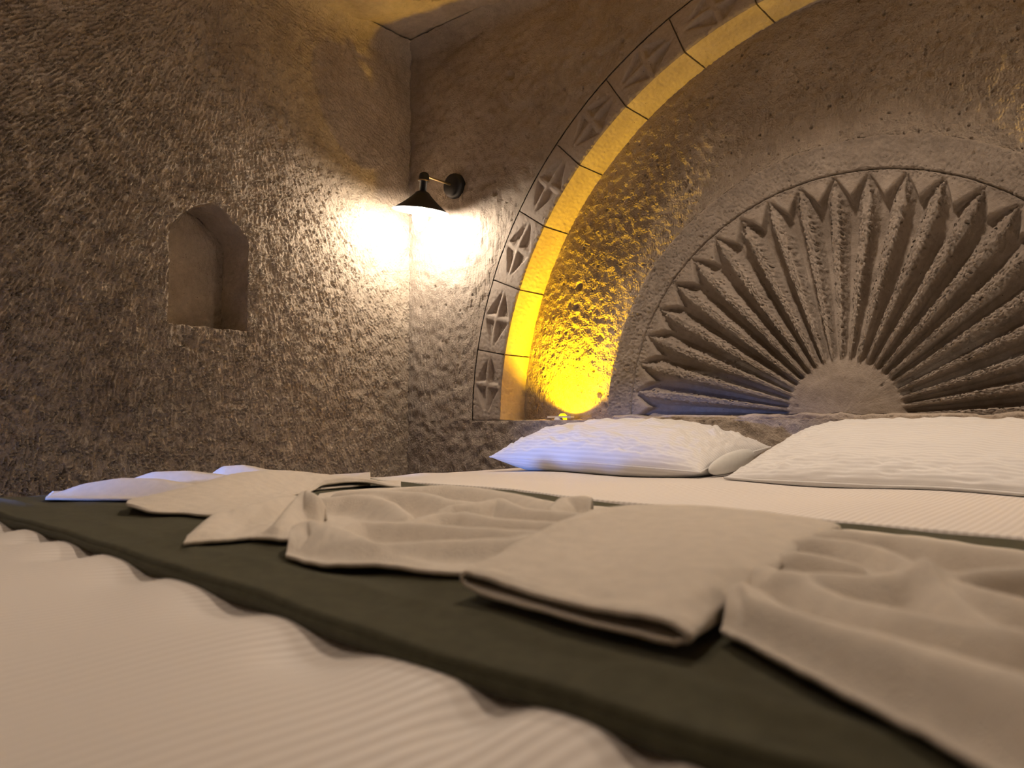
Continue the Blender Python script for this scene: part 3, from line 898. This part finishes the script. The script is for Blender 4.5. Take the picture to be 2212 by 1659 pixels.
CLOTH = {'A1': {'back': [(0.735, -1.4905, -0.1307), (0.735, -1.4545, -0.1325), (0.735, -1.3747, -0.1332), (0.735, -1.2505, -0.131), (0.735, -1.0413, -0.1325),
                 (0.735, -0.7833, -0.1366)],
        'front': [(0.8548, -1.541, -0.118), (0.9092, -1.5048, -0.118), (0.9675, -1.4652, -0.118), (1.0326, -1.4001, -0.118), (1.0422, -1.239, -0.118),
                  (1.0269, -1.0219, -0.118)],
        'ridges': [([(0.8, -1.5144, -0.1179), (0.83, -1.4756, -0.0995), (0.88, -1.4365, -0.0892), (0.93, -1.3973, -0.0898), (0.99, -1.3633, -0.0989),
                     (1.05, -1.3141, -0.1064)],
                    0.06, 0.05),
                   ([(0.79, -1.3905, -0.1023), (0.81, -1.3501, -0.0851), (0.86, -1.2967, -0.0839), (0.9, -1.255, -0.0919), (0.96, -1.2059, -0.1028)], 0.06, 0.04),
                   ([(0.765, -1.2138, -0.0986), (0.77, -1.1922, -0.0827), (0.8, -1.1587, -0.0803), (0.83, -1.1298, -0.0897), (0.9, -1.0621, -0.1023)], 0.06, 0.04)]},
 'A2': {'back': [(1.08, -1.5092, -0.1117), (1.04, -1.4479, -0.1084), (1.0, -1.3683, -0.1057), (0.95, -1.274, -0.1012), (0.92, -1.1608, -0.1019), (0.92, -1.0539, -0.1093),
                 (0.95, -0.9835, -0.1175), (1.0, -0.9187, -0.1293)],
        'front': [(1.1336, -1.5344, -0.117), (1.1949, -1.5258, -0.117), (1.2148, -1.4947, -0.117), (1.2781, -1.4894, -0.117), (1.2687, -1.4345, -0.117),
                  (1.1324, -1.2885, -0.117), (1.0322, -1.1351, -0.117), (1.0324, -1.0492, -0.117), (1.1247, -1.0289, -0.117)],
        'ridges': [([(1.12, -1.5239, -0.1073), (1.09, -1.4645, -0.1016), (1.06, -1.3994, -0.0962), (1.0, -1.3028, -0.0846), (0.97, -1.2125, -0.0818),
                     (0.97, -1.1534, -0.087), (0.99, -1.1049, -0.0946), (1.03, -1.0361, -0.1044), (1.05, -0.9678, -0.12)],
                    0.1, 0.07)]},
 'B1': {'back': [(1.1433, -1.3527, -0.116), (1.1077, -1.3025, -0.116), (1.0988, -1.2666, -0.116), (1.1367, -1.2565, -0.116), (1.1925, -1.2514, -0.116),
                 (1.2522, -1.2603, -0.116)],
        'front': [(1.4808, -1.6269, -0.1175), (1.4848, -1.6079, -0.1175), (1.488, -1.5848, -0.1175), (1.4885, -1.5589, -0.1175), (1.5277, -1.5511, -0.1175),
                  (1.5539, -1.5247, -0.1175)],
        'ridges': [([(1.4914, -1.6234, -0.111), (1.4375, -1.5821, -0.106), (1.3833, -1.5378, -0.101), (1.3752, -1.5039, -0.099), (1.3301, -1.4313, -0.096),
                     (1.3213, -1.4047, -0.096)],
                    0.035, 0.03),
                   ([(1.5176, -1.5502, -0.111), (1.4814, -1.513, -0.098), (1.4206, -1.4573, -0.088), (1.4028, -1.4321, -0.08), (1.4602, -1.4557, -0.083)], 0.03, 0.03)]},
 'B2': {'back': [(1.122, -1.2096, -0.117), (1.1008, -1.1038, -0.117), (1.1354, -1.0338, -0.117), (1.1513, -0.9778, -0.117), (1.2882, -0.9709, -0.117),
                 (1.4186, -1.0244, -0.117), (1.5537, -1.0817, -0.117), (1.621, -1.0742, -0.117)],
        'front': [(1.6162, -1.5999, -0.1175), (1.6504, -1.6049, -0.1175), (1.6824, -1.6065, -0.1175), (1.7257, -1.578, -0.1175), (1.778, -1.5701, -0.1175),
                  (1.8015, -1.5576, -0.1175), (1.8134, -1.5325, -0.1175), (1.8352, -1.4878, -0.1175)],
        'ridges': [([(1.5813, -1.5717, -0.103), (1.5619, -1.5498, -0.097), (1.5637, -1.5353, -0.095), (1.6376, -1.551, -0.098), (1.7146, -1.5688, -0.103),
                     (1.7643, -1.5672, -0.11), (1.8027, -1.5588, -0.1125)],
                    0.05, 0.03),
                   ([(1.6882, -1.5822, -0.108), (1.7003, -1.5541, -0.103), (1.7184, -1.5352, -0.101), (1.7484, -1.5078, -0.1), (1.8045, -1.4471, -0.099)], 0.03, 0.022),
                   ([(1.6095, -1.535, -0.099), (1.601, -1.5029, -0.096), (1.6483, -1.4832, -0.095), (1.7145, -1.4728, -0.095), (1.8041, -1.4465, -0.095)], 0.03, 0.022),
                   ([(1.6294, -1.4724, -0.098), (1.6267, -1.4243, -0.093), (1.6463, -1.4021, -0.092), (1.7056, -1.4166, -0.093), (1.7917, -1.401, -0.093)], 0.03, 0.024),
                   ([(1.5914, -1.3829, -0.096), (1.5926, -1.3656, -0.091), (1.6137, -1.353, -0.089), (1.6182, -1.3098, -0.086), (1.6869, -1.3499, -0.09),
                     (1.7672, -1.3508, -0.09)],
                    0.03, 0.026),
                   ([(1.3586, -1.3795, -0.098), (1.3958, -1.3548, -0.092), (1.4401, -1.3521, -0.092), (1.5067, -1.3784, -0.094), (1.5778, -1.4198, -0.099)], 0.035, 0.03),
                   ([(1.3455, -1.3316, -0.092), (1.404, -1.3303, -0.087), (1.458, -1.3284, -0.086), (1.5007, -1.3192, -0.086), (1.5546, -1.3314, -0.09),
                     (1.5842, -1.3053, -0.094)],
                    0.04, 0.03),
                   ([(1.371, -1.2695, -0.092), (1.4264, -1.2402, -0.085), (1.4496, -1.2265, -0.084), (1.5291, -1.2362, -0.085), (1.613, -1.2603, -0.087),
                     (1.714, -1.3017, -0.09)],
                    0.045, 0.03),
                   ([(1.7071, -1.3265, -0.09), (1.6926, -1.2813, -0.083), (1.7101, -1.2646, -0.081), (1.7545, -1.2795, -0.087)], 0.035, 0.03)]},
 'Cbot': [[(1.8478, -1.6066, -0.1125), (1.8765, -1.614, -0.1145), (1.9303, -1.6231, -0.1145), (1.9847, -1.6299, -0.1145), (2.0155, -1.6328, -0.1145),
           (2.0248, -1.6319, -0.1135)]],
 'Ctop': [[(1.8487, -1.6072, -0.104), (1.886, -1.6108, -0.1055), (1.9368, -1.6222, -0.107), (1.985, -1.6302, -0.1052), (2.013, -1.6329, -0.1035),
           (2.0293, -1.6341, -0.1075)],
          [(1.8422, -1.5758, -0.1), (1.8863, -1.5714, -0.102), (1.9312, -1.5795, -0.102), (1.9752, -1.5889, -0.101), (2.005, -1.5894, -0.1), (2.0156, -1.5674, -0.106)],
          [(1.8347, -1.5264, -0.093), (1.8506, -1.4956, -0.095), (1.8859, -1.4952, -0.098), (1.9462, -1.5154, -0.094), (1.9863, -1.5179, -0.092),
           (2.0124, -1.4924, -0.098)],
          [(1.8145, -1.4501, -0.086), (1.8221, -1.3993, -0.086), (1.8606, -1.3814, -0.088), (1.9127, -1.3932, -0.087), (1.9671, -1.4048, -0.086),
           (2.0014, -1.3826, -0.09)],
          [(1.7892, -1.3581, -0.085), (1.8201, -1.312, -0.082), (1.8621, -1.2937, -0.082), (1.9113, -1.2954, -0.082), (1.9585, -1.3027, -0.083),
           (1.9968, -1.2956, -0.088)]],
 'D': {'back': [(1.9254, -1.1705, -0.117), (1.9302, -1.1193, -0.117), (1.9474, -1.0947, -0.117), (1.993, -1.104, -0.117), (2.029, -1.1047, -0.117),
                (2.0752, -1.1305, -0.117), (2.1259, -1.1449, -0.117), (2.1781, -1.1724, -0.117)],
       'front': [(2.0282, -1.5896, -0.118), (2.053, -1.607, -0.118), (2.0736, -1.6222, -0.118), (2.1085, -1.6486, -0.118), (2.1319, -1.6659, -0.118),
                 (2.1498, -1.6789, -0.118), (2.1686, -1.6931, -0.118), (2.1833, -1.7046, -0.118), (2.1998, -1.7197, -0.118)],
       'ridges': [([(2.0276, -1.5807, -0.104), (2.0206, -1.5495, -0.095), (2.0348, -1.5603, -0.095), (2.0662, -1.5957, -0.096), (2.0982, -1.6146, -0.095),
                    (2.1338, -1.6354, -0.092), (2.1631, -1.6554, -0.09), (2.1843, -1.6715, -0.088), (2.2064, -1.6783, -0.088)],
                   0.075, 0.03),
                  ([(2.098, -1.6149, -0.107), (2.1214, -1.6319, -0.102), (2.141, -1.6597, -0.102), (2.1655, -1.6891, -0.103), (2.1884, -1.7135, -0.105)], 0.03, 0.025),
                  ([(2.0039, -1.5028, -0.1), (2.0163, -1.4992, -0.092), (2.0421, -1.525, -0.092), (2.0639, -1.5398, -0.093), (2.0875, -1.5581, -0.094),
                    (2.1209, -1.581, -0.091), (2.1529, -1.594, -0.09), (2.1781, -1.5993, -0.087), (2.2029, -1.5934, -0.087)],
                   0.03, 0.025),
                  ([(2.0371, -1.5272, -0.094), (2.0566, -1.5179, -0.089), (2.0787, -1.5107, -0.089), (2.0953, -1.5048, -0.087), (2.1069, -1.4839, -0.085),
                    (2.1139, -1.4903, -0.086)],
                   0.04, 0.025),
                  ([(2.1133, -1.4908, -0.086), (2.1207, -1.507, -0.088), (2.1368, -1.5353, -0.092), (2.1547, -1.558, -0.096)], 0.03, 0.03),
                  ([(2.0033, -1.4492, -0.094), (2.0207, -1.4507, -0.089), (2.041, -1.4539, -0.089), (2.0631, -1.4572, -0.092)], 0.025, 0.025),
                  ([(2.0003, -1.4045, -0.088), (2.0204, -1.4014, -0.084), (2.0417, -1.4051, -0.084), (2.0696, -1.4266, -0.084), (2.0965, -1.4612, -0.085),
                    (2.1108, -1.4813, -0.086)],
                   0.03, 0.025),
                  ([(1.9987, -1.3591, -0.088), (2.0163, -1.3564, -0.083), (2.0355, -1.3615, -0.083), (2.0673, -1.3552, -0.084), (2.1017, -1.3717, -0.084),
                    (2.1532, -1.3861, -0.084), (2.195, -1.4022, -0.084)],
                   0.035, 0.03),
                  ([(2.1152, -1.4804, -0.09), (2.1336, -1.4763, -0.084), (2.1609, -1.4559, -0.082), (2.1962, -1.4298, -0.082)], 0.025, 0.025),
                  ([(2.1164, -1.4789, -0.092), (2.1388, -1.5083, -0.088), (2.169, -1.5313, -0.088), (2.2005, -1.5361, -0.088)], 0.025, 0.025)]}}

ra = empty('towel', (.95, -1.25, BZ)); tag(ra, 'cream towel at the far end of the runner, its left folds tinted blue', 'towel', 'towels strewn on the runner')
towel_mesh('folded_layer', towel_layer(CLOTH['A1'], 150, 90, 401), ra)
towel_mesh('folded_layer', towel_layer(CLOTH['A2'], 150, 70, 403, .0002, .5), ra)
rb = empty('towel', (1.55, -1.4, BZ)); tag(rb, 'crumpled cream towel with rows of soft folds in the middle of the runner', 'towel', 'towels strewn on the runner')
towel_mesh('folded_layer', towel_layer(CLOTH['B1'], 140, 90, 405), rb)
towel_mesh('folded_layer', towel_layer(CLOTH['B2'], 220, 200, 407), rb)
for key in ('D',):
    D = CLOTH[key]
    D['front'].append((2.46, -1.74, -.1145)); D['back'].append((2.46, -1.22, -.1125))
    for r in D['ridges']:
        if r[0][-1][0] > 2.16: r[0].append((2.44, r[0][-1][1]+.01, -.09))
rd_ = empty('towel', (2.2, -1.45, BZ)); tag(rd_, 'cream towel in deep swirling folds at the right, nearest the camera', 'towel', 'towels strewn on the runner')
towel_mesh('folded_layer', towel_layer(CLOTH['D'], 260, 200, 409, .0002), rd_)

def build_flap():
    root = empty('towel', (1.92, -1.48, BZ)); tag(root, 'flat cream towel folded double with a rolled hem, lying between the crumpled towels', 'towel', 'towels strewn on the runner')
    top = [np.array(r) for r in CLOTH['Ctop']]; bot0 = np.array(CLOTH['Cbot'][0])
    rows = []
    for k, r in enumerate(top):
        if k == 0: bt = bot0
        else:
            bt = r.copy(); bt[:, 2] = np.maximum(r[:, 2]-.012, -.116)
        # bulge out where the cloth turns round at the two sides
        l = (r[0]+bt[0])/2; l = l+(r[0]-r[1])*.06/max(np.linalg.norm(r[0]-r[1]), 1e-6)*.10
        q = (r[-1]+bt[-1])/2; q = q+(r[-1]-r[-2])/max(np.linalg.norm(r[-1]-r[-2]), 1e-6)*.004
        rows.append(np.concatenate([r, [q], bt[::-1], [l]]))
    rows = np.array(rows)                         # (5, 14, 3) closed rings
    n = rows.shape[1]
    # smooth closed resampling of each ring
    R2 = []
    for r in rows:
        ext = np.concatenate([r[-2:], r, r[:3]])
        out = []
        for i in range(2, 2+n):
            t = np.linspace(0, 1, 14, endpoint=False)[:, None]
            p0, p1, p2, p3 = ext[i-1], ext[i], ext[i+1], ext[i+2]
            out.append(.5*((2*p1)+(-p0+p2)*t+(2*p0-5*p1+4*p2-p3)*t**2+(-p0+3*p1-3*p2+p3)*t**3))
        R2.append(np.concatenate(out))
    R2 = np.array(R2)
    K = 70
    m = R2.shape[1]
    G = np.zeros((K, m, 3))
    for j in range(m):
        q = R2[:, j]
        ext = np.concatenate([[2*q[0]-q[1]], q, [2*q[-1]-q[-2]]])
        tt = np.linspace(0, len(q)-1-1e-6, K)
        i = tt.astype(int); f = (tt-i)[:, None]
        p0, p1, p2, p3 = ext[i], ext[i+1], ext[i+2], ext[i+3]
        G[:, j] = .5*((2*p1)+(-p0+p2)*f+(2*p0-5*p1+4*p2-p3)*f**2+(-p0+3*p1-3*p2+p3)*f**3)
    G[..., 2] += HC
    nzz = fnoise((K, m), 8, 40, 431)*.0003
    G[..., 2] += nzz
    # hem band along the open edge
    hemw = np.exp(-((np.arange(K)/K-.05)/.018)**2)*.0009
    G[..., 2] += hemw[:, None]*np.where(np.arange(m) < m/2, 1, -.2)[None]
    P = Parts(); P.grid(G, closed_v=True)
    o = P.build('folded_layer', M_TOWEL, root)
    md = o.modifiers.new('thickness', 'SOLIDIFY'); md.thickness = .0032; md.offset = 0
build_flap()

# ------------------------------------------------------------------ wall sconces
def rot_about(axis, ang):
    from mathutils import Matrix, Vector
    return np.array(Matrix.Rotation(ang, 3, Vector(axis)))

def build_sconce(x, z, label, tilt=True):
    root = empty('wall_sconce', (x, 0, z))
    L = .16
    # round plate on the wall (axis along -y)
    pr = [(.0, .030), (.012, .030), (.036, .027), (.043, .022), (.046, .012), (.046, -.004)]
    G = lathe(pr, 48); G = np.stack([x+G[..., 0], -G[..., 2], z+G[..., 1]], -1)
    P = Parts(); P.grid(G, closed_u=True); P.build('wall_plate', M_BLACK, root)
    A = Parts(); A.grid(tube([(x, -.028, z), (x, -.06, z+.0005), (x, -.11, z+.001), (x, -L+.006, z+.002)], .0042, 14), closed_v=True)
    A.build('arm', M_BRASS, root)
    Rm = np.eye(3)
    if tilt:
        rt = np.array((cos(YAW), sin(YAW), 0)); fwd = np.array((-sin(YAW), cos(YAW), 0))
        Rm = rot_about(fwd, radians(6.0)) @ rot_about(rt, radians(6.5))
    piv = np.array((x, -L, z))
    def put(G): return (G.reshape(-1, 3) @ Rm.T + piv).reshape(G.shape)
    # socket: knuckle, collar and neck
    S = Parts()
    S.grid(put(lathe([(0, .014), (.008, .0125), (.0165, .006), (.0185, -.004), (.0185, -.014), (.0205, -.015), (.0205, -.019), (.0135, -.020), (.0130, -.054), (0, -.054)], 32)), closed_u=True)
    so = S.build('socket', M_BLACK, root)
    K = Parts()
    K.grid(put(lathe([(.0208, -.0148), (.0215, -.017), (.0208, -.0192)], 32)), closed_u=True)
    K.build('collar_ring', M_BRASS, so)
    zr = -.125                                  # rim below the arm
    out = [(.013, zr+.072), (.024, zr+.066), (.030, zr+.058), (.040, zr+.048), (.060, zr+.030), (.082, zr+.013), (.1005, zr)]
    H = Parts(); H.grid(put(lathe(out, 64)), closed_u=True)
    sh = H.build('shade', M_BLACK, root)
    inn = [(.1005, zr), (.0985, zr+.0006), (.081, zr+.0115), (.059, zr+.0285), (.039, zr+.0460), (.028, zr+.056), (.0, zr+.060)]
    I = Parts(); I.grid(put(lathe(inn, 64)), closed_u=True)
    li = I.build('shade_lining', M_SHADE_IN, sh)
    li['label'] = 'white enamel inside of the shade'
    bulb = [(.0, zr-.070), (.006, zr-.0685), (.012, zr-.063), (.019, zr-.052), (.0255, zr-.036), (.0275, zr-.024), (.0255, zr-.010), (.019, zr+.008), (.0135, zr+.022), (.0125, zr+.036)]
    B = Parts(); B.grid(put(lathe(bulb, 28)), closed_u=True)
    bo = B.build('bulb', M_BULB, root)
    bo['label'] = 'glowing pear-shaped bulb'
    tag(root, label, 'wall lamp', 'wall lamps beside the arch')
build_sconce(.253, HC+.88, 'black wall lamp with conical shade and glowing bulb, in the corner left of the arch')
build_sconce(2*XA-.253, HC+.88, 'black wall lamp with conical shade right of the arch, outside the picture', False)

# ------------------------------------------------------------------ yellow uplights on the niche ledge
def build_uplight(x, label):
    root = empty('niche_uplight', (x, .07, ZL))
    P = Parts()
    P.box((x-.046, .030, ZL+.008), (x+.050, .050, ZL+.014))
    b = P.build('mounting_bar', M_LEDBAR, root, smooth=False)
    F = Parts(); F.grid(np.array(lathe([(.0, .008), (.012, .008), (.015, .003), (.016, 0), (.016, -.001)], 20))+np.array((x-.006, .040, ZL+.001)), closed_u=True)
    F.build('foot', M_SHADE_IN, root)
    D = Parts(); D.grid(np.array(lathe([(.0, .0105), (.006, .0098), (.0105, .0070), (.0130, .003), (.0135, -.010)], 24))+np.array((x-.004, .060, ZL+.012)), closed_u=True)
    D.build('led_dome', M_LED, root)
    l = bpy.data.lights.new('uplight_beam', 'SPOT')
    l.energy = LED_POWER; l.color = (1.0, .57, .0); l.spot_size = radians(138); l.spot_blend = 1.0
    l.shadow_soft_size = .006
    o = bpy.data.objects.new('uplight_beam', l); COL.objects.link(o); o.parent = root
    o.location = (0, 0, .028)
    o.rotation_euler = (pi+radians(-26), 0, 0)
    tag(root, label, 'uplight', 'uplights on the niche ledge')
build_uplight(.70, 'tiny yellow uplight on a short bar at the left foot of the arch')
build_uplight(2*XA-.70, 'tiny yellow uplight at the right foot of the arch, outside the picture')

# ------------------------------------------------------------------ ceiling downlight over the bed
def build_downlight(x, y, power, label):
    root = empty('ceiling_downlight', (x, y, ZC))
    P = Parts(); P.grid(np.array(lathe([(.052, -.004), (.056, -.012), (.075, -.010), (.078, .004)], 40))+np.array((x, y, ZC)), closed_u=True); P.build('trim_ring', M_SHADE_IN, root)
    G = Parts(); G.grid(np.array(lathe([(.0, -.006), (.03, -.006), (.053, -.005)], 32))+np.array((x, y, ZC)), closed_u=True); G.build('lens', M_DOWN, root)
    l = bpy.data.lights.new('downlight_beam', 'SPOT')
    l.energy = power; l.color = (1.0, .81, .64); l.spot_size = radians(106); l.spot_blend = .6; l.shadow_soft_size = .06
    o = bpy.data.objects.new('downlight_beam', l); COL.objects.link(o); o.parent = root; o.location = (0, 0, -.02)
    tag(root, label, 'downlight', 'downlights in the ceiling')
build_downlight(1.62, -.66, DOWNLIGHT_POWER, 'round recessed downlight in the ceiling above the pillows, outside the picture')
build_downlight(1.45, -2.15, DOWNLIGHT_POWER*.3, 'unseen fill spot added in the ceiling above the foot of the bed, outside the picture')  # added fill lamp that lifts the near cloth faces
